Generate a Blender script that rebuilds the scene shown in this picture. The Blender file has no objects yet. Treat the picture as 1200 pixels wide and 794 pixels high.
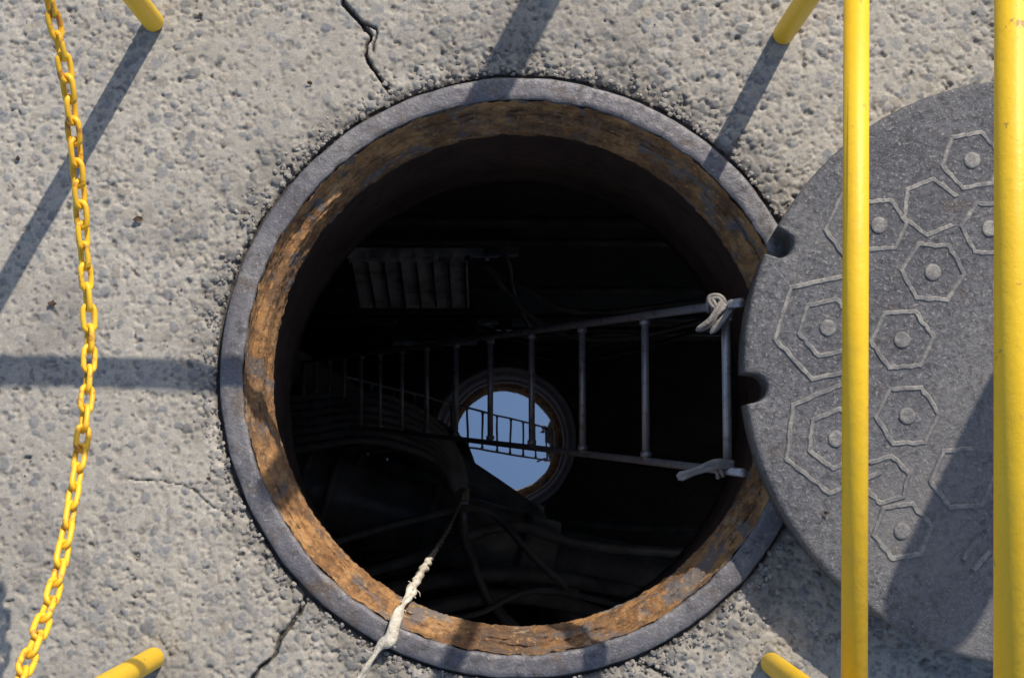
import bpy, math, random
import numpy as np
from mathutils import Vector, Matrix, Euler
random.seed(7); rng=np.random.RandomState(11)
sc=bpy.context.scene
sc.view_settings.view_transform='Standard'
sc.view_settings.look='None'; sc.view_settings.exposure=0

# ---------------- camera ----------------
H=1.6; FPX=1606.0
cam_d=bpy.data.cameras.new("Camera"); cam=bpy.data.objects.new("Camera",cam_d)
sc.collection.objects.link(cam); sc.camera=cam
cam_d.sensor_width=36; cam_d.lens=FPX/1200*36
cam_d.clip_start=0.02; cam_d.clip_end=300
cam.location=(0,0,H); cam.rotation_euler=(math.radians(4.97),math.radians(-0.465),0)
CR=Euler((math.radians(4.97),math.radians(-0.465),0)).to_matrix()
def W(px,py,z=0.0):
    """site survey: plan position (metres) of a point of the photo lying at height z"""
    d=CR@Vector(((px-600)/FPX,(397-py)/FPX,-1))
    t=(z-H)/d.z
    return Vector((d.x*t,d.y*t,z))

# ---------------- light ----------------
az=Vector((0.47,0.88)).normalized(); EL=math.radians(36.7)
world=bpy.data.worlds.new("World"); sc.world=world; world.use_nodes=True
wn=world.node_tree.nodes; wl=world.node_tree.links
bg=wn["Background"]; sky=wn.new("ShaderNodeTexSky"); sky.sky_type='NISHITA'; sky.sun_disc=False
sky.sun_elevation=EL; sky.sun_rotation=math.atan2(az.x,az.y)
wl.new(sky.outputs[0],bg.inputs[0]); bg.inputs[1].default_value=0.15
sun_d=bpy.data.lights.new("sun",'SUN'); sun=bpy.data.objects.new("sun",sun_d); sc.collection.objects.link(sun)
sun_d.energy=5.0; sun_d.angle=math.radians(0.5); sun_d.color=(1.0,0.90,0.76)
sd=Vector((az.x*math.cos(EL),az.y*math.cos(EL),math.sin(EL)))
sun.rotation_euler=sd.to_track_quat('Z','Y').to_euler(); sun.location=sd*5

# ---------------- helpers ----------------
def link(o,parent=None):
    sc.collection.objects.link(o)
    if parent: o.parent=parent
    return o
def empty(name):
    e=bpy.data.objects.new(name,None); e.empty_display_size=0.1; return link(e)
def meshobj(name,V,F,mat=None,parent=None,smooth=True):
    me=bpy.data.meshes.new(name); me.from_pydata([tuple(v) for v in V],[],F); me.update()
    if smooth: me.polygons.foreach_set("use_smooth",[True]*len(me.polygons))
    o=bpy.data.objects.new(name,me)
    if mat: me.materials.append(mat)
    return link(o,parent)
class Geo:
    def __init__(s): s.V=[];s.F=[]
    def add(s,V,F):
        b=len(s.V); s.V+= [tuple(v) for v in V]; s.F+=[tuple(i+b for i in f) for f in F]
    def obj(s,name,mat,parent=None,smooth=True): return meshobj(name,s.V,s.F,mat,parent,smooth)
def tube(g,pts,r,seg=14,closed=False,rf=None,cap=True):
    pts=[Vector(p) for p in pts]; n=len(pts); V=[];F=[]
    up=None
    for i,p in enumerate(pts):
        if closed: t=(pts[(i+1)%n]-pts[i-1]).normalized()
        else: t=(pts[min(i+1,n-1)]-pts[max(i-1,0)]).normalized()
        if up is None:
            up=Vector((0,0,1)) if abs(t.z)<0.9 else Vector((0,1,0))
        up=(up-t*up.dot(t)).normalized(); s=t.cross(up)
        for k in range(seg):
            a=2*math.pi*k/seg; rr=r if rf is None else rf(i/(n-1),a)
            V.append(p+(up*math.cos(a)+s*math.sin(a))*rr)
    m=n if closed else n-1
    for i in range(m):
        j=(i+1)%n
        for k in range(seg):
            l=(k+1)%seg
            F.append((i*seg+k,i*seg+l,j*seg+l,j*seg+k))
    if cap and not closed:
        F.append(tuple(range(seg-1,-1,-1))); F.append(tuple((n-1)*seg+k for k in range(seg)))
    g.add(V,F)
def roundrod(g,a,b,r,seg=20,e=0.35):
    """rod with rounded ends"""
    a=Vector(a);b=Vector(b);d=(b-a).normalized();L=(b-a).length
    ts=[];rs=[]
    for q in (0,30,55,75,90):
        ts.append(r*e*(1-math.cos(math.radians(q)))); rs.append(max(.02,math.sin(math.radians(q)))*r)
    T=ts+[L-t for t in reversed(ts)]; R=rs+list(reversed(rs))
    pts=[a+d*t for t in T]
    n=len(pts); tube(g,pts,r,seg,rf=lambda u,an:R[int(round(u*(n-1)))])
def smoothpath(P,n=12):
    P=[Vector(p) for p in P]; out=[]
    for i in range(len(P)-1):
        p0=P[max(i-1,0)];p1=P[i];p2=P[i+1];p3=P[min(i+2,len(P)-1)]
        for k in range(n):
            t=k/n
            out.append(0.5*((2*p1)+(p2-p0)*t+(2*p0-5*p1+4*p2-p3)*t*t+(3*p1-p0-3*p2+p3)*t**3))
    out.append(P[-1]); return out
def box(g,c,s,rz=0):
    M=Matrix.Rotation(rz,3,'Z'); V=[]
    for x in(-1,1):
        for y in(-1,1):
            for z in(-1,1): V.append(Vector(c)+M@Vector((x*s[0]/2,y*s[1]/2,z*s[2]/2)))
    g.add(V,[(0,1,3,2),(4,6,7,5),(0,4,5,1),(2,3,7,6),(0,2,6,4),(1,5,7,3)])
def quad(g,a,b,c,d): g.add([a,b,c,d],[(0,1,2,3)])

# node helpers
class M:
    def __init__(s,name,rough=.7,metal=0,coord='Object'):
        s.m=bpy.data.materials.new(name); s.m.use_nodes=True; s.n=s.m.node_tree.nodes; s.l=s.m.node_tree.links
        s.b=s.n["Principled BSDF"]; s.b.inputs['Roughness'].default_value=rough; s.b.inputs['Metallic'].default_value=metal
        s.tc=s.n.new("ShaderNodeTexCoord").outputs[coord]
    def noise(s,sc_,det=6,rough=.6,dist=0,vec=None):
        t=s.n.new("ShaderNodeTexNoise"); t.inputs['Scale'].default_value=sc_; t.inputs['Detail'].default_value=det
        t.inputs['Roughness'].default_value=rough; t.inputs['Distortion'].default_value=dist
        s.l.new(vec or s.tc,t.inputs['Vector']); return t.outputs['Fac']
    def vor(s,sc_,feature='F1',out='Distance'):
        t=s.n.new("ShaderNodeTexVoronoi"); t.feature=feature; t.inputs['Scale'].default_value=sc_
        s.l.new(s.tc,t.inputs['Vector']); return t.outputs[out]
    def ramp(s,fac,stops):
        r=s.n.new("ShaderNodeValToRGB"); e=r.color_ramp.elements
        while len(e)<len(stops): e.new(0.5)
        for q,(p,c) in zip(e,stops):
            q.position=p; q.color=(c,c,c,1) if not isinstance(c,(tuple,list)) else (*c,1)
        s.l.new(fac,r.inputs[0]); return r.outputs[0]
    def mix(s,fac,a,b,mode='MIX'):
        x=s.n.new("ShaderNodeMix"); x.data_type='RGBA'; x.blend_type=mode
        for sock,v in ((x.inputs[0],fac),(x.inputs[6],a),(x.inputs[7],b)):
            if isinstance(v,(int,float)): sock.default_value=v
            elif isinstance(v,tuple): sock.default_value=(*v,1)
            else: s.l.new(v,sock)
        return x.outputs[2]
    def col(s,c):
        if isinstance(c,tuple): s.b.inputs['Base Color'].default_value=(*c,1)
        else: s.l.new(c,s.b.inputs['Base Color'])
    def rgh(s,c): s.l.new(c,s.b.inputs['Roughness'])
    def bump(s,h,dist=.001,strength=1,prev=None):
        x=s.n.new("ShaderNodeBump"); x.inputs['Distance'].default_value=dist; x.inputs['Strength'].default_value=strength
        s.l.new(h,x.inputs['Height'])
        if prev: s.l.new(prev,x.inputs['Normal'])
        s.l.new(x.outputs[0],s.b.inputs['Normal']); return x.outputs[0]

# ---------------- numpy noise ----------------
def vnoise(x,y,cell,seed):
    r=np.random.RandomState(seed); N=257; T=r.rand(N,N)
    u=x/cell; v=y/cell; i=np.floor(u).astype(int); j=np.floor(v).astype(int)
    fx=u-i; fy=v-j; fx=fx*fx*(3-2*fx); fy=fy*fy*(3-2*fy)
    g=lambda a,b:T[a%N,b%N]
    return (g(i,j)*(1-fx)+g(i+1,j)*fx)*(1-fy)+(g(i,j+1)*(1-fx)+g(i+1,j+1)*fx)*fy
def fbm(x,y,cell,seed,o=4):
    s=0;a=1;t=0
    for k in range(o):
        s=s+a*vnoise(x+k*3.1,y-k*1.7,cell/2**k,seed+k); t+=a; a*=.55
    return s/t
def worley(x,y,cell,seed):
    r=np.random.RandomState(seed); N=311; A=r.rand(N,N);B=r.rand(N,N);C=r.rand(N,N);D=r.rand(N,N);E=r.rand(N,N)
    u=x/cell;v=y/cell;i=np.floor(u).astype(int);j=np.floor(v).astype(int)
    f1=np.full(x.shape,9.);f2=np.full(x.shape,9.);c=np.zeros(x.shape);d=np.zeros(x.shape)
    for a in(-1,0,1):
        for b in(-1,0,1):
            ii=(i+a)%N;jj=(j+b)%N
            dx=u-(i+a+A[ii,jj]);dy=v-(j+b+B[ii,jj])
            th=E[ii,jj]*3.14; k=1+.5*D[ii,jj]
            p=(dx*np.cos(th)+dy*np.sin(th))*k;q=(-dx*np.sin(th)+dy*np.cos(th))
            ds=(np.abs(p)**2.5+np.abs(q)**2.5)**.4
            m=ds<f1
            f2=np.where(m,f1,np.minimum(f2,ds)); c=np.where(m,C[ii,jj],c); d=np.where(m,D[ii,jj],d); f1=np.where(m,ds,f1)
    return f1,f2,c,d
def sstep(a,b,x):
    t=np.clip((x-a)/(b-a),0,1); return t*t*(3-2*t)

# ---------------- site constants ----------------
RC=Vector((0.0235,0.100,0))     # manhole centre
R_OUT=.352; R_IN=.323; R_LIP=.301
WATER=-3.4
HX0,HX1,HY0,HY1=1.50,2.35,-.45,.55   # opening added out of view so daylight reaches the chamber

# ================= GROUND =================
ground_root=empty("ground")
x0,x1,y0,y1=-.76,.80,-.47,.70; st=.0016
xs=np.arange(x0,x1+st/2,st); ys=np.arange(y0,y1+st/2,st); nx,ny=len(xs),len(ys)
X,Y=np.meshgrid(xs,ys,indexing='xy')
def pd(X,Y,P):
    d=np.full(X.shape,9.)
    for a,b in zip(P[:-1],P[1:]):
        ax,ay=a[0],a[1];bx,by=b[0]-ax,b[1]-ay; t=np.clip(((X-ax)*bx+(Y-ay)*by)/(bx*bx+by*by),0,1)
        d=np.minimum(d,np.hypot(X-ax-bx*t,Y-ay-by*t))
    return d
wx=X+.005*(fbm(X,Y,.012,5,3)-.5); wy=Y+.005*(fbm(X+9,Y,.012,6,3)-.5)
R=np.hypot(X-RC.x,Y-RC.y); ang=np.arctan2(Y-RC.y,X-RC.x)
rim=sstep(.43,.36,R+.03*(fbm(X,Y,.05,77,3)-.5))
patch=sstep(.36,.66,fbm(X,Y,.20,31,4)+.12*sstep(0,.5,Y)+.10*sstep(.1,.5,X)-.06*sstep(-.2,-.5,X))
a1,a2,ac,ad=worley(wx,wy,.0125,1); b1,b2,bc,bd=worley(wx+3,wy+2,.0062,2); c1,c2,cc,cd=worley(wx-4,wy+1,.019,3)
sA=sstep(.48,.40,a1)*sstep(.02,.10,a2-a1)*np.where(ac<.16+.36*patch,1,0)
sB=sstep(.50,.38,b1)*sstep(.02,.12,b2-b1)*np.where(bc<.14+.26*patch,1,0)
sC=sstep(.42,.34,c1)*sstep(.02,.10,c2-c1)*np.where(cc<.05+.17*patch,1,0)
pitA=sstep(.60,.30,b1)*np.where((bc>.89-.06*patch),1,0)
pitC=sstep(.58,.28,a1)*np.where((ac>.93-.04*patch),1,0)
low=fbm(X,Y,.16,41,3)-.5; mid=fbm(X,Y,.006,51,3)-.5
z=.0018*low+.0009*mid*(.5+.5*patch)
stone=np.maximum(np.maximum(sA,sB*.9),sC)
z+= .0004*sB*(.4+bd)+.0005*sA*(.3+ad)*(.4+.8*patch)+.0006*sC*(.3+cd)
ero=fbm(X,Y,.010,61,3)
z-= .0011*patch*sstep(.50,.72,ero)*(1-stone)+.0006*sstep(.60,.75,ero)*(1-stone)
z-= .0016*pitA*(.4+.9*bd)*(1-stone)+.0020*pitC*(.4+ad)*(1-stone)
mA=sstep(.62,.47,a1)*(1-sA)*np.where(ac<.16+.36*patch,1,0); z-= .0005*mA
z-= rim*(.0035*fbm(X,Y,.02,71,3)+.004*sstep(.37,.352,R)+.0035*(1-stone)*fbm(X,Y,.006,72,2))
dirt=np.zeros_like(z)
def crack(P,w,depth,seed):
    global z,dirt
    P=[W(*p) for p in P]
    d=pd(wx+.006*(fbm(X,Y,.02,seed,3)-.5),wy+.006*(fbm(X,Y,.02,seed+9,3)-.5),P)
    ww=w*(.35+1.1*fbm(X,Y,.025,seed+20,3))
    m=sstep(ww,ww*.45,d); z=z-depth*m-.0018*sstep(ww*3.5,0,d)*fbm(X,Y,.01,seed+4,2)
    dirt=np.maximum(dirt,m)
crack([(396,-30),(402,4),(420,22),(433,42),(428,64),(440,84),(458,108)],.0034,.010,100)
crack([(424,24),(440,34),(436,60)],.0017,.005,140)
crack([(362,690),(350,720),(330,742),(318,770),(296,794),(280,830)],.0034,.008,180)
crack([(150,560),(190,563),(225,572),(243,590),(262,600)],.0009,.0018,220)
crack([(735,765),(760,780),(800,806)],.003,.006,300)
tone=fbm(X,Y,.35,401,4); fine=fbm(X,Y,.004,402,2)
mort=np.stack([.352+0*X,.329+0*X,.290+0*X],-1)
mort=mort*(.78+.38*tone+.26*(fine-.5)+.22*(fbm(X,Y,.04,403,3)-.5)+.16*(fbm(X,Y,.012,404,3)-.5))[...,None]
pal=np.array([[.125,.142,.17],[.19,.20,.22],[.31,.275,.225],[.25,.25,.255],[.15,.165,.19],[.38,.35,.31],[.22,.195,.17],[.34,.325,.30],[.10,.11,.125],[.28,.26,.23]])
def pc(c): return pal[(np.clip(c*97.3%1,0,.999)*len(pal)).astype(int)]
col=mort
dust=(.26+.34*fbm(X,Y,.03,405,3))[...,None]
for s,c in((sB,bc),(sA,ac),(sC,cc)):
    k=np.clip(s,0,1)[...,None]*(1-dust)
    col=col*(1-k)+pc(c)*k
dk=np.clip(pitA*.35+pitC*.4,0,.6)[...,None]*(1-np.clip(stone,0,1))[...,None]; col=col*(1-dk)+np.array([.15,.135,.12])*dk
k=(dirt*.9)[...,None]; col=col*(1-k)+np.array([.035,.03,.027])*k
edge=(rim*.45*sstep(.3,.6,fbm(X,Y,.03,410,3))+.75*sstep(.362,.3545,R))[...,None]; edge=np.clip(edge,0,.9)
col=col*(1-edge)+np.array([.085,.078,.07])*edge
st_=np.clip(sstep(.58,.74,fbm(X,Y,.13,420,4))*.4,0,1)[...,None]; col=col*(1-st_)+np.array([.165,.155,.143])*st_
spk=(vnoise(X,Y,.0032,430)>.965)[...,None]*.45; col=col*(1-spk)+np.array([.06,.055,.05])*spk
bd_=np.minimum(np.minimum(X-x0,x1-X),np.minimum(Y-y0,y1-Y)); z=z*sstep(0,.02,bd_)
holeR=.3545+.006*(fbm(np.cos(ang)*.3+5,np.sin(ang)*.3+5,.035,500,4)-.35)
keep=R>holeR
idx=np.arange(nx*ny).reshape(ny,nx)
q=np.stack([idx[:-1,:-1],idx[:-1,1:],idx[1:,1:],idx[1:,:-1]],-1)
kf=keep[:-1,:-1]&keep[:-1,1:]&keep[1:,1:]&keep[1:,:-1]
q=q[kf].reshape(-1,4)
used=np.zeros(nx*ny,bool); used[q.ravel()]=True; remap=np.cumsum(used)-1; q=remap[q]
Vv=np.stack([X.ravel(),Y.ravel(),z.ravel()],-1)[used]; Cc=col.reshape(-1,3)[used]
me=bpy.data.meshes.new("pavement_surface"); me.vertices.add(len(Vv)); me.vertices.foreach_set("co",Vv.ravel().astype(np.float32))
me.loops.add(q.size); me.loops.foreach_set("vertex_index",q.ravel().astype(np.int32))
me.polygons.add(len(q)); me.polygons.foreach_set("loop_start",(np.arange(len(q))*4).astype(np.int32))
me.update(calc_edges=True); me.polygons.foreach_set("use_smooth",np.ones(len(q),bool))
ca=me.color_attributes.new("agg",'FLOAT_COLOR','POINT'); ca.data.foreach_set("color",np.concatenate([Cc,np.ones((len(Cc),1))],1).ravel().astype(np.float32))
m=M("concrete_aggregate",.85)
at=m.n.new("ShaderNodeVertexColor"); at.layer_name="agg"
f=m.ramp(m.noise(420,4,.7),[(.3,.78),(.7,1.2)])
m.col(m.mix(1.0,at.outputs[0],f,'MULTIPLY')); m.bump(m.noise(700,5,.75),.0006,.6)
me.materials.append(m.m)
gp=link(bpy.data.objects.new("pavement_surface",me),ground_root)
mf=M("concrete_far",.88)
vc=mf.vor(85,'F1','Color'); vd=mf.vor(85)
c1_=mf.ramp(mf.noise(3,6),[(.3,(.27,.253,.226)),(.7,(.345,.323,.287))])
c2_=mf.ramp(vc,[(.2,(.14,.15,.17)),(.5,(.27,.25,.22)),(.8,(.34,.32,.29))])
mk=mf.ramp(vd,[(.30,.45),(.5,0)])
mf.col(mf.mix(mk,c1_,c2_)); mf.bump(mf.noise(160,6,.7),.0015,.7)
B=60
fr=[((-B,-B),(B,y0)),((-B,y1),(B,B)),((-B,y0),(x0,y1)),((x1,y0),(HX0,y1)),((HX1,y0),(B,y1)),((HX0,y0),(HX1,HY0)),((HX0,HY1),(HX1,y1))]
g=Geo()
for a,b in fr: g.add([(a[0],a[1],0),(b[0],a[1],0),(b[0],b[1],0),(a[0],b[1],0)],[(0,1,2,3)])
g.obj("surrounding_pavement",mf.m,ground_root,False)

# loose gravel & debris
g=Geo()
import bmesh
bm=bmesh.new(); bmesh.ops.create_icosphere(bm,subdivisions=1,radius=1); icoV=[v.co.copy() for v in bm.verts]; icoF=[tuple(v.index for v in f.verts) for f in bm.faces]; bm.free()
def pebble(x,y,zz,r):
    if math.hypot(x-RC.x,y-RC.y)<.3545: return
    S=Vector((random.uniform(.7,1.3),random.uniform(.7,1.2),random.uniform(.4,.7)))*r; rot=Matrix.Rotation(random.uniform(0,6.3),3,'Z')@Matrix.Rotation(random.uniform(-.4,.4),3,'X')
    g.add([Vector((x,y,zz))+rot@Vector((v.x*S.x,v.y*S.y,v.z*S.z))*random.uniform(.85,1.12) for v in icoV],icoF)
for i in range(1300):
    a=random.uniform(0,2*math.pi); rr=.356+abs(random.gauss(0,.016))
    pebble(RC.x+rr*math.cos(a),RC.y+rr*math.sin(a),-.003,random.uniform(.0010,.0038))
for i in range(300): pebble(random.uniform(-.7,.78),random.uniform(-.4,.66),.0003,random.uniform(.0007,.0018))
for i in range(260):
    p=W(random.uniform(740,1040),random.uniform(700,800)); pebble(p.x,p.y,-.0005,random.uniform(.001,.0032))
m=M("gravel",.85); m.col(m.ramp(m.noise(150,2),[(.3,(.10,.10,.11)),(.5,(.24,.22,.20)),(.7,(.36,.34,.31))])); m.bump(m.noise(900),.0004)
g.obj("loose_gravel",m.m,None,False)
g=Geo()
for px,py,s in((163,257,.0055),(62,356,.0055),(364,98,.003),(22,186,.003),(968,600,.003),(245,560,.003),(575,58,.003),(236,18,.003)):
    p=W(px,py,.069 if px==968 else 0)
    n=9; V=[p+Vector((math.cos(2*math.pi*k/n)*s*random.uniform(.6,1.3),math.sin(2*math.pi*k/n)*s*random.uniform(.5,1.),.0025+random.uniform(-.001,.003))) for k in range(n)]+[p+Vector((0,0,.004))]
    g.add(V,[(k,(k+1)%n,n) for k in range(n)])
m=M("dry_leaf_bits",.8); m.col(m.ramp(m.noise(300),[(.3,(.035,.02,.014)),(.7,(.08,.05,.03))])); g.obj("leaf_debris",m.m,None)

# ================= MANHOLE FRAME =================
frame=empty("manhole_frame")
def lathe(name,prof,mat,parent,seg=540,disp=None,c=RC,sub=4):
    P=[]
    for (r0,z0_),(r1,z1_) in zip(prof[:-1],prof[1:]):
        for k in range(sub): t=k/sub; P.append((r0+(r1-r0)*t,z0_+(z1_-z0_)*t))
    P.append(prof[-1]); n=len(P)
    A=np.linspace(0,2*np.pi,seg,endpoint=False)
    V=[];F=[]
    for i,(r,zz) in enumerate(P):
        dr=np.zeros(seg);dz=np.zeros(seg)
        if disp: dr,dz=disp(A,r,zz)
        for a,e,h in zip(A,dr,dz): V.append((c.x+(r+e)*math.cos(a),c.y+(r+e)*math.sin(a),zz+h))
    for i in range(n-1):
        for k in range(seg):
            l=(k+1)%seg; F.append((i*seg+k,i*seg+l,(i+1)*seg+l,(i+1)*seg+k))
    return meshobj(name,V,F,mat,parent)
m=M("worn_cast_iron",.5,.3)
n1=m.noise(7,8,.65); n2=m.noise(90,5,.7)
base=m.ramp(n1,[(.32,(.105,.102,.120)),(.5,(.150,.146,.163)),(.68,(.215,.208,.212))])
base=m.mix(m.ramp(n2,[(.50,0),(.68,.75)]),base,(.055,.05,.05))
base=m.mix(m.ramp(m.noise(16,7,.7,1.2),[(.54,0),(.66,.7)]),base,(.13,.09,.06))
base=m.mix(m.ramp(m.noise(30,7,.75,.5),[(.56,0),(.62,.6)]),base,(.26,.25,.25))
base=m.mix(m.ramp(m.noise(240,3,.6),[(.60,0),(.73,.75)]),base,(.34,.33,.32))
m.col(base); m.rgh(m.ramp(n2,[(.3,.42),(.7,.75)])); b_=m.bump(m.noise(60,6,.7),.0025,.9); m.bump(m.noise(500,3),.0006,.8,b_)
iron=m.m
def nz(A,zz,cell,seed,o=3): return fbm(np.cos(A)*.32+3,np.sin(A)*.32+3+zz*2.3,cell,seed,o)-.5
def dfl(A,r,zz): return .0035*nz(A,r,.03,601)*(r>.345)+.0055*nz(A,r*0,.018,603,4)*(r<.33), .0018*nz(A,r*.4,.05,602)
lathe("flange",[(.351,-.03),(.352,-.004),(.350,.0015),(.346,.003),(.329,.003),(.3255,.0015),(.3245,-.003)],iron,frame,disp=dfl)
m=M("rusted_iron",.8,.1)
n1=m.noise(9,9,.72,.8); n2=m.noise(55,8,.75)
c=m.ramp(n1,[(.28,(.10,.055,.03)),(.42,(.24,.12,.047)),(.52,(.41,.215,.083)),(.62,(.50,.30,.14)),(.74,(.38,.29,.20))])
c=m.mix(m.ramp(n2,[(.46,0),(.61,.8)]),c,(.095,.056,.036))
c=m.mix(m.ramp(m.noise(11,8,.7,1.5),[(.53,0),(.57,.9)]),c,(.165,.150,.148))
c=m.mix(m.ramp(m.noise(4,5,.6,1.),[(.52,0),(.64,.65)]),c,(.085,.060,.048))
c=m.mix(m.ramp(m.noise(34,6,.7,.5),[(.60,0),(.66,.7)]),c,(.42,.31,.20))
c=m.mix(m.ramp(m.noise(130,4,.6),[(.58,0),(.70,.8)]),c,(.54,.29,.10))
m.col(c); b_=m.bump(n2,.005,.9); m.bump(m.noise(300,5,.7),.0013,1,b_)
rust=m.m
def drs(A,r,zz):
    lip=(zz<-.04)*(zz>-.09)
    return .006*nz(A,zz*3+r*4,.022,611,4)+.004*nz(A,zz*8,.006,617,3)+ .018*np.clip(nz(A,zz,.035,613,4)-.06,0,1)*lip, .006*nz(A,r*5,.02,612,4)
lathe("seat",[(.3242,-.001),(.3225,-.020),(.320,-.027),(.3095,-.031),(.3065,-.036),(.304,-.054),(R_LIP,-.066),(.304,-.088),(.325,-.105),(.352,-.118)],rust,frame,seg=900,disp=drs,sub=6)
lathe("outer_skirt",[(.351,-.03),(.352,-.118)],rust,frame,seg=180)
m=M("bedding_dirt",.95); m.col(m.ramp(m.noise(60),[(.3,(.03,.027,.024)),(.7,(.12,.11,.10))])); m.bump(m.noise(120),.004)
lathe("bedding",[(.349,-.010),(.385,-.010)],m.m,frame,seg=260,disp=lambda A,r,zz:(0*A,.004*nz(A,r*5,.01,620)))

# ================= SHAFT + CHAMBER =================
ch=empty("underground_chamber")
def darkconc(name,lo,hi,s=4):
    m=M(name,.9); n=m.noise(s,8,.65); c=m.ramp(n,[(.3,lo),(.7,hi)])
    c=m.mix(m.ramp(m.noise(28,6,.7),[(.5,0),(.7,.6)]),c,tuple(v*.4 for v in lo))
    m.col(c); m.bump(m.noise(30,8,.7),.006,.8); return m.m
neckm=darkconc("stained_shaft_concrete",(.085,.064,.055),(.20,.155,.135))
ceilm=darkconc("darkened_ceiling",(.05,.046,.043),(.11,.10,.095))  # ceiling coloured dark in place of shade, so its reflection stays black
wallm=M("pale_bounce_concrete",.9); n=wallm.noise(5,7); wallm.col(wallm.ramp(n,[(.3,(.60,.59,.57)),(.7,(.78,.76,.73))])); wallm.bump(n,.004); wallm=wallm.m  # wall colour raised to bounce more daylight around the chamber
dn=lambda A,r,zz:(.006*nz(A,zz,.05,631),0*A)
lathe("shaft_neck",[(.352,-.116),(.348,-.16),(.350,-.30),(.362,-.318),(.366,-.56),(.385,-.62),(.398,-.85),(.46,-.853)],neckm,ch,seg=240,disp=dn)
cx0,cx1,cy0,cy1=-1.25,2.5,-1.0,.66; zc=-.853; zb=-3.7; XS=1.42; ZT=-.16
g=Geo(); N=96; V=[];F=[]
for k in range(N):
    a=2*math.pi*k/N; V.append((RC.x+.455*math.cos(a),RC.y+.455*math.sin(a),zc))
for k in range(N):
    a=2*math.pi*k/N; dx,dy=math.cos(a),math.sin(a); t=min((XS-RC.x)/dx if dx>1e-6 else 9e9,(cx0-RC.x)/dx if dx<-1e-6 else 9e9,(cy1-RC.y)/dy if dy>1e-6 else 9e9,(cy0-RC.y)/dy if dy<-1e-6 else 9e9)
    V.append((RC.x+dx*t*1.03,RC.y+dy*t*1.03,zc))
for k in range(N): l=(k+1)%N; F.append((k,l,N+l,N+k))
g.add(V,F)
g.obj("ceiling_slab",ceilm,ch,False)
g=Geo()
quad(g,(XS,cy0,zc),(XS,cy1,zc),(XS,cy1,ZT),(XS,cy0,ZT))
for a,b in(((XS,cy0),(HX0,cy1)),((HX1,cy0),(cx1,cy1)),((HX0,cy0),(HX1,HY0)),((HX0,HY1),(HX1,cy1))):
    quad(g,(a[0],a[1],ZT),(b[0],a[1],ZT),(b[0],b[1],ZT),(a[0],b[1],ZT))
hc_=[(HX0,HY0),(HX1,HY0),(HX1,HY1),(HX0,HY1)]
for i in range(4):
    a=hc_[i];b=hc_[(i+1)%4]; quad(g,(a[0],a[1],0),(b[0],b[1],0),(b[0],b[1],ZT),(a[0],a[1],ZT))
cxm,cym=(cx0+cx1)/2,(cy0+cy1)/2; hz=(ZT+zb)/2; hh=ZT-zb+.1
box(g,(cx0-.1,cym,hz),(.2,cy1-cy0+.4,hh)); box(g,(cx1+.1,cym,hz),(.2,cy1-cy0+.4,hh))
box(g,(cxm,cy1+.1,hz),(cx1-cx0-.01,.2,hh-.004)); box(g,(cxm,cy0-.1,hz),(cx1-cx0-.01,.2,hh-.004)); box(g,(cxm,cym,zb-.1),(cx1-cx0+.4,cy1-cy0+.4,.198))
g.obj("chamber_walls",wallm,ch,False)
g=Geo()
for i in range(4):
    a=Vector((*hc_[i],.004));b=Vector((*hc_[(i+1)%4],.004)); c_=(a+b)/2; d=b-a
    box(g,c_,(abs(d.x)+(.06 if i%2==0 else -.062) if abs(d.x)>.1 else .06,abs(d.y)-.062 if abs(d.y)>.1 else .06,.02))
g.obj("added_hatch_frame",iron,None,False)  # rim of the added daylight opening
m=M("still_water",.012,1.0); m.col(m.ramp(m.noise(2),[(.3,(.86,.94,.99)),(.7,(.90,.97,1.0))])); m.bump(m.noise(3.5,2,.5),.0012,.3)
g=Geo(); g.add([(cx0,cy0,WATER),(cx1,cy0,WATER),(cx1,cy1,WATER),(cx0,cy1,WATER)],[(0,1,2,3)]); g.obj("water",m.m,None,False)

rack=empty("cable_rack")
pm=M("pale_duct_panel",.40); pm.col(pm.ramp(pm.noise(9,6,.7),[(.38,(.40,.39,.41)),(.55,(.88,.86,.90))])); pm.bump(pm.noise(25),.004)
dk=M("dark_metal",.5,.6); dk.col(dk.ramp(dk.noise(20),[(.3,(.04,.04,.04)),(.7,(.12,.11,.11))]))
gm=M("grey_conduit",.5,.2); gm.col(gm.ramp(gm.noise(9),[(.3,(.04,.038,.038)),(.7,(.15,.14,.145))]))
bk=darkconc("dark_wall_sheet",(.03,.028,.027),(.07,.066,.062))
g=Geo(); box(g,(0.1,.651,-2.3),(2.68,.016,2.8)); box(g,(-1.24,-.15,-2.3),(.018,1.5,2.8)); g.obj("dark_lining",bk,ch,False)  # thin dark sheets in front of the pale north and west walls
g=Geo(); T0=Vector((0,.60,-2.43)); T1=Vector((0,.485,-2.72)); nrm=Vector((0,-.29,.115)).normalized()
def slab(g,xa,xb,off,th,t0=0,t1=1):
    a=T0.lerp(T1,t0);b=T0.lerp(T1,t1); V=[]
    for o_ in(off,off+th):
        for p in(a,b):
            for x in(xa,xb): V.append(Vector((x,p.y,p.z))+nrm*o_)
    g.add(V,[(0,1,3,2),(4,6,7,5),(0,4,5,1),(2,3,7,6),(0,2,6,4),(1,5,7,3)])
slab(g,-.45,-.10,0,.02); g.obj("tray_back",pm.m,rack,False)
g=Geo()
for k in range(8): slab(g,-.446+k*.048,-.441+k*.048,.021,.014,.02,.9-.03*(k%3))
slab(g,-.46,-.08,.021,.010,.95,.99)
g.obj("ribs",dk.m,rack,False)
g=Geo(); box(g,(-.24,.60,-2.385),(.46,.026,.02))
for k in range(9): box(g,(-.44+k*.05,.585,-2.365),(.012,.018,.03))
g.obj("top_rail",pm.m,rack,False)
g=Geo()
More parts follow.
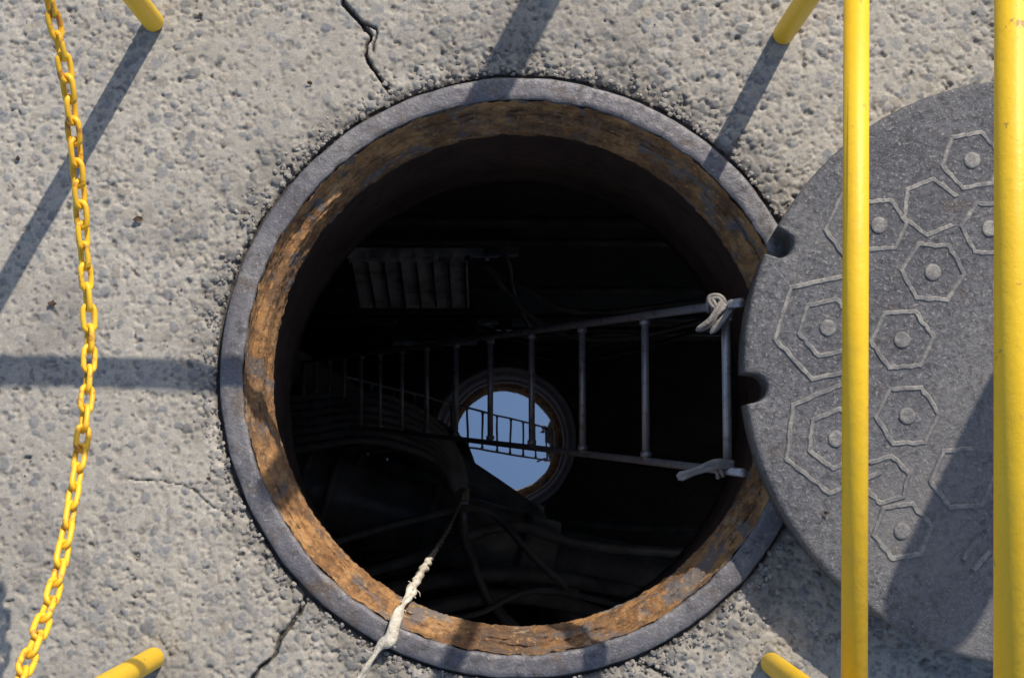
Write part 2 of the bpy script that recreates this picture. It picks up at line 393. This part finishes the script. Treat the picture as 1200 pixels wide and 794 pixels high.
for y_,z_,r_ in((.59,-2.12,.012),(.60,-1.85,.016),(.56,-2.95,.012)): tube(g,[(-1.2,y_,z_),(-.5,y_,z_+.01),(.2,y_,z_-.01),(1.38,y_,z_)],r_,12)
tube(g,smoothpath([(-.1,.58,-2.35),(.05,.52,-2.5),(.25,.46,-2.7),(.6,.5,-2.8),(1.0,.55,-2.8)]),.009,10)
tube(g,smoothpath([(-.05,.55,-2.3),(.15,.42,-2.8),(.4,.40,-3.0),(.8,.5,-3.1)]),.008,10)
tube(g,smoothpath([(-.02,.60,-2.2),(.02,.56,-2.3),(.04,.50,-2.6),(.10,.42,-2.9)]),.008,10)
box(g,(.0,.60,-2.25),(.10,.05,.10))
g.obj("wall_conduits",gm.m,rack)
hm=M("black_rubber",.26); hm.col(hm.ramp(hm.noise(9,6),[(.3,(.16,.155,.16)),(.7,(.42,.40,.395))])); hm.bump(hm.noise(40),.002)
pipe=empty("duct_pipe"); g=Geo()
A=Vector((-1.2,.083,-2.55)); Bp=Vector((.155,-.30,-2.65)); d=(Bp-A)
tube(g,[A+d*t for t in (0,.25,.5,.75,1)],.108,36)
for t in (.44,.50,.72,.93): tube(g,[A+d*(t-.008),A+d*(t+.008)],.117,36)
g.obj("pipe_body",hm.m,pipe)
p2=empty("sky_clip_pipe"); g=Geo()  # pipe added to cut off the lower left of the reflected sky
A=Vector((-1.15,.60,-3.2)); Bp=Vector((.02,-.165,-3.29)); tube(g,smoothpath([A,A.lerp(Bp,.5),Bp,Bp+Vector((.12,-.12,-.0)),Bp+Vector((.2,-.3,-.03)),Bp+Vector((.25,-.8,-.05))],8),.058,28)
g.obj("pipe_body",hm.m,p2)
cab=empty("cable_bundle"); g=Geo()
for k in range(7):
    zz=-2.30-.03*k; o_=.026*k
    tube(g,smoothpath([(-1.1,-.02+o_,zz),(-.62,.02+o_,zz),(-.387,.05+o_*.9,zz),(-.20,.0+o_*.7,zz-.03),(-.13+o_*.1,-.10+o_*.4,zz-.05),(-.09,-.27,zz),(.05,-.5,zz-.05),(.5,-.8,zz-.1)]),.0105,10)
tube(g,smoothpath([(-.60,-.38,-2.3),(-.3,-.30,-2.35),(.0,-.20,-2.45),(.22,-.25,-2.5),(.45,-.28,-2.6),(.9,-.3,-2.7)]),.016,12)
tube(g,smoothpath([(-.55,-.52,-2.2),(-.2,-.42,-2.3),(.1,-.40,-2.4),(.5,-.52,-2.4)]),.022,12)
tube(g,smoothpath([(-.6,-.44,-2.25),(-.25,-.36,-2.35),(.1,-.34,-2.45),(.6,-.44,-2.5)]),.022,12)
tube(g,smoothpath([(-.5,-.24,-2.1),(-.25,-.17,-2.15),(-.05,-.14,-2.2),(.08,-.26,-2.2),(.18,-.36,-2.3)]),.010,12)
tube(g,smoothpath([(-.7,-.42,-2.0),(-.4,-.40,-2.1),(-.1,-.42,-2.1),(.1,-.36,-2.2),(.4,-.42,-2.2)]),.009,12)
tube(g,smoothpath([(.0,-.3,-2.9),(.4,-.36,-2.9),(.9,-.5,-2.9)]),.05,16)
g.obj("cables",hm.m,cab)

# ================= LADDER =================
lad=empty("ladder")
lm=M("galvanised_steel",.42,.5); n=lm.noise(70,6,.7)
lm.col(lm.mix(lm.ramp(n,[(.5,0),(.68,.8)]),(.42,.42,.44),(.14,.10,.075))); lm.bump(n,.001)
def lp(d,w):
    return Vector((.132-(d-.533)*.31, .187+.047*(d-.055)-.203*w, -d))
g=Geo()
for w in(0,1): tube(g,[lp(d,w) for d in np.linspace(.03,3.5,40)],.0056 if w==0 else .0052,12)
g.obj("rails",lm.m,lad)
g=Geo()
for k in range(15):
    d=.070+.2385*k
    a=lp(d,0);b=lp(d,1)
    tube(g,[a,b],.0055,12)
    for p,s in((a,1),(b,-1)): tube(g,[p+Vector((0,-s*.006,0)),p+Vector((0,-s*.013,0))],.0078,12)
g.obj("rungs",lm.m,lad)

rm=M("dirty_cloth",.9); rm.col(rm.ramp(rm.noise(60,5),[(.3,(.17,.155,.14)),(.7,(.38,.355,.33))])); rm.bump(rm.noise(260,5),.0015)
def strip(g,P,w,th=.0012,twist=0,seed=1):
    pts=smoothpath(P,8); n=len(pts)
    r=random.Random(seed); ph=r.uniform(0,6)
    tube(g,pts,w,16,rf=lambda u,a:((w*(.82+.18*math.sin(9*u+ph)))*abs(math.sin(a+twist*u+ph*.05))+th)*(1 if u<.93 else .6))
def wrap(g,c,ax,r,turns,pitch,w,seed):
    ax=Vector(ax).normalized(); u=ax.orthogonal().normalized(); v=ax.cross(u)
    P=[Vector(c)+ax*(pitch*(t/8-turns/2))+(u*math.cos(t*math.pi/4)+v*math.sin(t*math.pi/4))*r*(1+.12*math.sin(t*1.7+seed)) for t in range(int(turns*8)+1)]
    tube(g,smoothpath(P,3),w,10,rf=lambda q,a:w*(.8+.3*math.sin(q*31+seed)*math.cos(a*2)))
r1=empty("rag"); g=Geo(); c=lp(.07,0)
wrap(g,c+Vector((-.012,0,.0)),(1,-.1,.3),.0085,3,.006,.0038,1)
wrap(g,c+Vector((0,-.008,.0)),(.3,1,.0),.0085,2.5,.006,.0036,2)
strip(g,[c+Vector((-.004,.0,.013)),c+Vector((-.014,-.012,.014)),c+Vector((-.022,-.024,.008)),c+Vector((-.036,-.032,.0))],.0058,seed=3,twist=1)
strip(g,[c+Vector((.0,-.004,.012)),c+Vector((-.010,.008,.015)),c+Vector((-.020,.006,.012)),c+Vector((-.014,-.006,.014))],.0040,seed=4)
strip(g,[c+Vector((.004,-.006,.012)),c+Vector((-.004,-.018,.013)),c+Vector((-.020,-.036,.006))],.0040,seed=8,twist=-1)
g.obj("knotted_cloth",rm.m,r1)
r2=empty("rag.001"); g=Geo(); c=lp(.07,1)
wrap(g,c+Vector((-.010,0,0)),(1,.3,0),.0075,2,.006,.0032,5)
strip(g,[c+Vector((.006,.008,.010)),c+Vector((-.016,.008,.012)),c+Vector((-.040,.000,.012)),c+Vector((-.062,-.008,.006))],.0058,seed=6)
g.obj("tied_cloth",rm.m,r2)

# ================= ROPE =================
rp=M("weathered_rope",.85); rp.col(rp.ramp(rp.noise(55,5,.7),[(.32,(.30,.26,.20)),(.5,(.60,.55,.46)),(.7,(.76,.73,.66))])); rp.bump(rp.noise(220,5),.0016)
P=[W(395,850,.006),W(412,815,.008),W(425,790,.009),W(445,757,.010),(-.126,-.205,.013),(-.120,-.184,.008),(-.114,-.172,-.012),(-.109,-.163,-.05),(-.106,-.155,-.10),(-.105,-.150,-.3),(-.104,-.147,-.6),(-.103,-.140,-1.0),(-.101,-.122,-1.5),(-.096,-.092,-1.95)]
pts=smoothpath(P,26); n=len(pts)
L=[0]
for i in range(1,n): L.append(L[-1]+(pts[i]-pts[i-1]).length)
def rfr(u,a):
    i=int(round(u*(n-1))); s=L[i]; base=.0060 if s<.30 else max(.0040,.0060-(s-.30)*.0040)
    k=.80+.20*math.sin(s*60)+.14*math.sin(s*171+1)
    return base*(k+.26*math.cos(2*(a-s*38)))
g=Geo(); tube(g,pts,.006,16,rf=rfr)
rr0=random.Random(3)
for _ in range(14):
    i=rr0.randrange(40,n-120); p=pts[i]; dv=Vector((rr0.uniform(-1,1),rr0.uniform(-1,1),rr0.uniform(-.2,1))).normalized()*rr0.uniform(.006,.012)
    tube(g,smoothpath([p,p+dv*.7+Vector((.001,0,0)),p+dv+Vector((rr0.uniform(-.003,.003),rr0.uniform(-.004,.002),-.002))],4),.0005,5)
rope=g.obj("rope",rp.m)
g=Geo(); c=Vector(P[-1])
tube(g,[c+Vector((0,0,.03)),c+Vector((0,0,.02)),c,c+Vector((0,0,-.03)),c+Vector((0,0,-.045))],.02,14,rf=lambda u,a:(.006,.015,.018,.016,.006)[int(round(u*4))]*(1+.15*math.sin(3*a)))
g.obj("rope_knot",rp.m,rope)

# ================= COVER =================
cover=empty("manhole_cover")
CZ=.068; CC=Vector((.605,.1005,0)); CRAD=.3325
def crad(t):
    r=CRAD
    for a0 in(154.0,183.9):
        dlt=(t-math.radians(a0)+math.pi)%(2*math.pi)-math.pi; cc_=.3235; ro=.0165
        if abs(dlt)<math.asin(ro/cc_)*.999 :
            s=ro*ro-(cc_*math.sin(dlt))**2
            r=min(r,cc_*math.cos(dlt)-math.sqrt(max(s,0)))
    return r
seg=1440; rings=[(1.0,-.060,-.004),(1.0,-.006,0),(1.0,-.003,-.0008),(1.0,-.0006,-.003),(1.0,0,-.007),(.9,0,0),(.6,0,0),(.3,0,0),(.02,0,0)]
V=[];F=[]
for (fr_,dz,off) in rings:
    for k in range(seg):
        t=2*math.pi*k/seg; r=(crad(t) if fr_>=1 else CRAD*fr_)+off
        V.append((CC.x+r*math.cos(t),CC.y+r*math.sin(t),CZ+dz))
for i in range(len(rings)-1):
    for k in range(seg): l=(k+1)%seg; F.append((i*seg+k,i*seg+l,(i+1)*seg+l,(i+1)*seg+k))
F.append(tuple(range((len(rings)-1)*seg,len(rings)*seg))); F.append(tuple(range(seg-1,-1,-1)))
m=M("cast_iron_cover",.55,.2)
n1=m.noise(6,8,.65); n2=m.noise(120,6,.8); n3=m.noise(260,3,.7)
c=m.ramp(n1,[(.3,(.080,.083,.100)),(.5,(.115,.117,.134)),(.7,(.165,.163,.172))])
c=m.mix(m.ramp(n2,[(.46,0),(.62,.8)]),c,(.038,.038,.043))
c=m.mix(m.ramp(n3,[(.56,0),(.66,.7)]),c,(.30,.29,.28))
c=m.mix(m.ramp(m.noise(3.2,7,.7,.8),[(.50,0),(.66,.6)]),c,(.20,.193,.185))
c=m.mix(m.ramp(m.noise(14,6,.7,1),[(.58,0),(.68,.45)]),c,(.12,.088,.070))
c=m.mix(m.ramp(m.noise(25,8,.8,2.5),[(.60,0),(.64,.5)]),c,(.24,.235,.23))
m.col(c); m.rgh(m.ramp(n2,[(.3,.45),(.7,.75)])); b_=m.bump(n2,.0024,1); m.bump(n3,.0009,1,b_)
co=meshobj("cover_plate",V,F,m.m,cover)
ml=M("polished_cast_iron",.5,.2); n2=ml.noise(110,6,.8)
c=ml.ramp(ml.noise(12,6),[(.3,(.20,.195,.19)),(.7,(.34,.322,.30))]); c=ml.mix(ml.ramp(n2,[(.43,0),(.59,.8)]),c,(.095,.095,.10)); c=ml.mix(ml.ramp(ml.noise(18,6,.7,1),[(.48,0),(.60,.8)]),c,(.12,.12,.132)); ml.col(c); ml.bump(n2,.0018,1)
g=Geo(); hc=[0]
def hexline(c,R_,rot,w=.0032,h=.0012,skip=()):
    hc[0]+=1; h+=hc[0]*.00004; b0=-.0008
    for k in range(6):
        if k in skip: continue
        a0=rot+k*math.pi/3; a1=a0+math.pi/3
        p=[]; n=7
        js=[0 if q_ in(0,n) else random.uniform(-.0008,.0008) for q_ in range(n+1)]
        for rr,hh in((R_+w+.0012,b0),(R_+w*.6,h),(R_-w*.6,h),(R_-w-.0012,b0)):
            e0=Vector((math.cos(a0),math.sin(a0),0))*rr; e1=Vector((math.cos(a1),math.sin(a1),0))*rr
            for q_ in range(n+1):
                v=e0.lerp(e1,q_/n); j=js[q_]+(0 if q_ in(0,n) else random.uniform(-.0005,.0005))
                p.append((c.x+v.x+j,c.y+v.y+j,CZ+hh))
        m_=n+1; fs=[]
        for r_ in range(3):
            for q_ in range(n): fs.append((r_*m_+q_,r_*m_+q_+1,(r_+1)*m_+q_+1,(r_+1)*m_+q_))
        g.add(p,fs)
def dot(c,r=.0088,h=.0022):
    n=24;V=[]
    for rr,hh in((r+.0015,-.001),(r,h*.8),(r*.8,h)):
        for k in range(n): a=2*math.pi*k/n; V.append((c.x+rr*math.cos(a),c.y+rr*math.sin(a),CZ+hh))
    F=[(i*n+k,i*n+(k+1)%n,(i+1)*n+(k+1)%n,(i+1)*n+k) for i in range(2) for k in range(n)]+[tuple(range(2*n,3*n))]
    g.add(V,F)
D_=math.radians
hexes=[(1139,188,36,10,1,()),(1090,243,34,22,0,(5,)),(1030,264,33,5,1,()),(1160,268,34,-5,1,()),(1093,319,37,-4,1,()),(970,384,35,12,1,()),(1057,398,37,4,1,()),
(980,514,35,22,1,()),(1063,487,37,2,1,()),(1038,562,28,15,0,(2,)),(1057,622,34,8,1,()),(1128,560,38,5,0,(0,))]
for px,py,R_,rot,dt,sk in hexes:
    p=W(px,py,CZ); hexline(p,R_*.955/1000,D_(rot),skip=sk)
    if dt: dot(p)
for px,py,R_,rot,sk in((970,384,64,12,(5,0)),(980,514,64,22,(5,0)),(1030,264,64,5,(0,1,4,5))):
    hexline(W(px,py,CZ),R_*.955/1000,D_(rot),skip=sk)
for base_a in(120,240):
    Rm=Matrix.Rotation(D_(base_a),3,'Z')
    for px,py,R_,rot,dt,sk in hexes:
        p=W(px,py,CZ); q_=Rm@(p-Vector((CC.x,CC.y,CZ)))+Vector((CC.x,CC.y,CZ))
        if q_.x<.60: continue
        hexline(q_,R_*.955/1000,D_(rot+base_a),skip=sk)
        if dt: dot(q_)
for a,b in(((1128,655),(1147,628)),((1140,668),(1160,645))):
    p,q_=W(*a,CZ),W(*b,CZ); d=(q_-p).normalized(); s=Vector((-d.y,d.x,0))*.0025
    V=[p-s*1.4-Vector((0,0,.001)),p+s*1.4-Vector((0,0,.001)),q_+s*1.4-Vector((0,0,.001)),q_-s*1.4-Vector((0,0,.001)),p-s+Vector((0,0,.002)),p+s+Vector((0,0,.002)),q_+s+Vector((0,0,.002)),q_-s+Vector((0,0,.002))]
    g.add(V,[(4,5,6,7),(0,1,5,4),(1,2,6,5),(2,3,7,6),(3,0,4,7)])
g.obj("raised_pattern",ml.m,cover,False)

# ================= BARRIER =================
ym=M("yellow_paint",.48); n=ym.noise(40,8,.7); n_s=ym.noise(260,4,.6)
c=ym.ramp(ym.noise(7,6),[(.3,(.78,.47,.012)),(.7,(.85,.55,.02))])
c=ym.mix(ym.ramp(ym.noise(18,7,.75,.6),[(.52,0),(.72,.35)]),c,(.50,.31,.05))
c=ym.mix(ym.ramp(n,[(.64,0),(.68,.8)]),c,(.22,.13,.05)); c=ym.mix(ym.ramp(n_s,[(.60,0),(.75,.4)]),c,(.45,.30,.05))
ym.col(c); ym.bump(n,.0014,.7)
bar=empty("safety_barrier")
feet={'nw':W(181,27),'ne':W(917,42),'sw':W(181,770),'se':W(903,776)}
ZL,ZH=.35,.72
g=Geo()
for k,p in feet.items(): roundrod(g,(p.x,p.y,.001),(p.x,p.y,.78),.0125)
g.obj("posts",ym.m,bar)
g=Geo()
def rail(a,b,zz,xa=0,xb=0):
    a=feet[a];b=feet[b]; tube(g,[(a.x+xa,a.y,zz),(b.x+xb,b.y,zz)],.0118,24)
for zz in(ZL,ZH):
    rail('nw','ne',zz); rail('sw','se',zz)
tube(g,[W(1004,-120,ZL),W(1001,860,ZL)],.0118,28); tube(g,[W(1187,-300,ZH),W(1187,1000,ZH)],.0118,28)
g.obj("rails",ym.m,bar)
cp=[W(46,-60,.43),W(58,0,.385),W(78,90,.35),W(90,190,.315),W(99,300,.285),W(105,400,.272),W(98,500,.29),W(84,590,.325),W(66,680,.37),W(42,750,.42),W(22,800,.455),W(0,860,.50)]
cp=[feet['nw']+Vector((0,0,.46))]+cp[1:-1]+[feet['sw']+Vector((0,0,.49))]
path=smoothpath(cp,40)
S=[0]
for i in range(1,len(path)): S.append(S[-1]+(path[i]-path[i-1]).length)
def at_(s):
    i=int(np.searchsorted(S,s)); i=min(max(i,1),len(path)-1); t=(s-S[i-1])/(S[i]-S[i-1]+1e-9); return path[i-1].lerp(path[i],t),(path[i]-path[i-1]).normalized()
g=Geo(); pitch=.0200; k=0; s=pitch*.5
while s<S[-1]-.01:
    p,t=at_(s); up=Vector((0,0,1)); a=t.cross(up).normalized(); b=t.cross(a)
    roll=math.radians((90 if k%2 else 0)+38+16*math.sin(k*.35)+random.uniform(-12,12))
    u=a*math.cos(roll)+b*math.sin(roll)
    hl=.0078; hw=.0058; P=[]
    for q_ in range(20):
        an=2*math.pi*q_/20; cx_=math.cos(an);sx=math.sin(an)
        P.append(p+t*(hl*(1 if cx_>0 else -1)*(1 if abs(cx_)>.15 else 0)*.82+cx_*hw*1.05)+u*(sx*hw))
    tube(g,P,.0027,9,closed=True)
    s+=pitch; k+=1
cm=M("yellow_chain_paint",.5); n=cm.noise(60,6,.7)
c=cm.ramp(cm.noise(6,3),[(.3,(.80,.42,.02)),(.7,(.88,.56,.03))]); c=cm.mix(cm.ramp(n,[(.54,0),(.62,.85)]),c,(.38,.15,.03)); cm.col(c); cm.bump(n,.001,.5)
g.obj("yellow_chain",cm.m)

def shadow_caster(name,x,y,r,h):  # out-of-view post, added only to cast a shadow into the frame
    e=empty(name); g=Geo(); roundrod(g,(x,y,.006),(x,y,h),r,28,e=.6); g.obj("post",ym.m,e)
    g=Geo(); tube(g,[(x,y,.0),(x,y,.006),(x,y,.012)],r*2,28,rf=lambda u,a:r*(2 if u<.9 else 1.7)); g.obj("base_plate",dk.m,e)
    g=Geo(); tube(g,[(x,y,h*.7),(x,y,h*.78)],r*1.03,28); g.obj("reflective_band",pm.m,e)
shadow_caster("shadow_caster",.236,.90,.022,.8)
shadow_caster("shadow_caster.001",.86,.555,.055,.70)
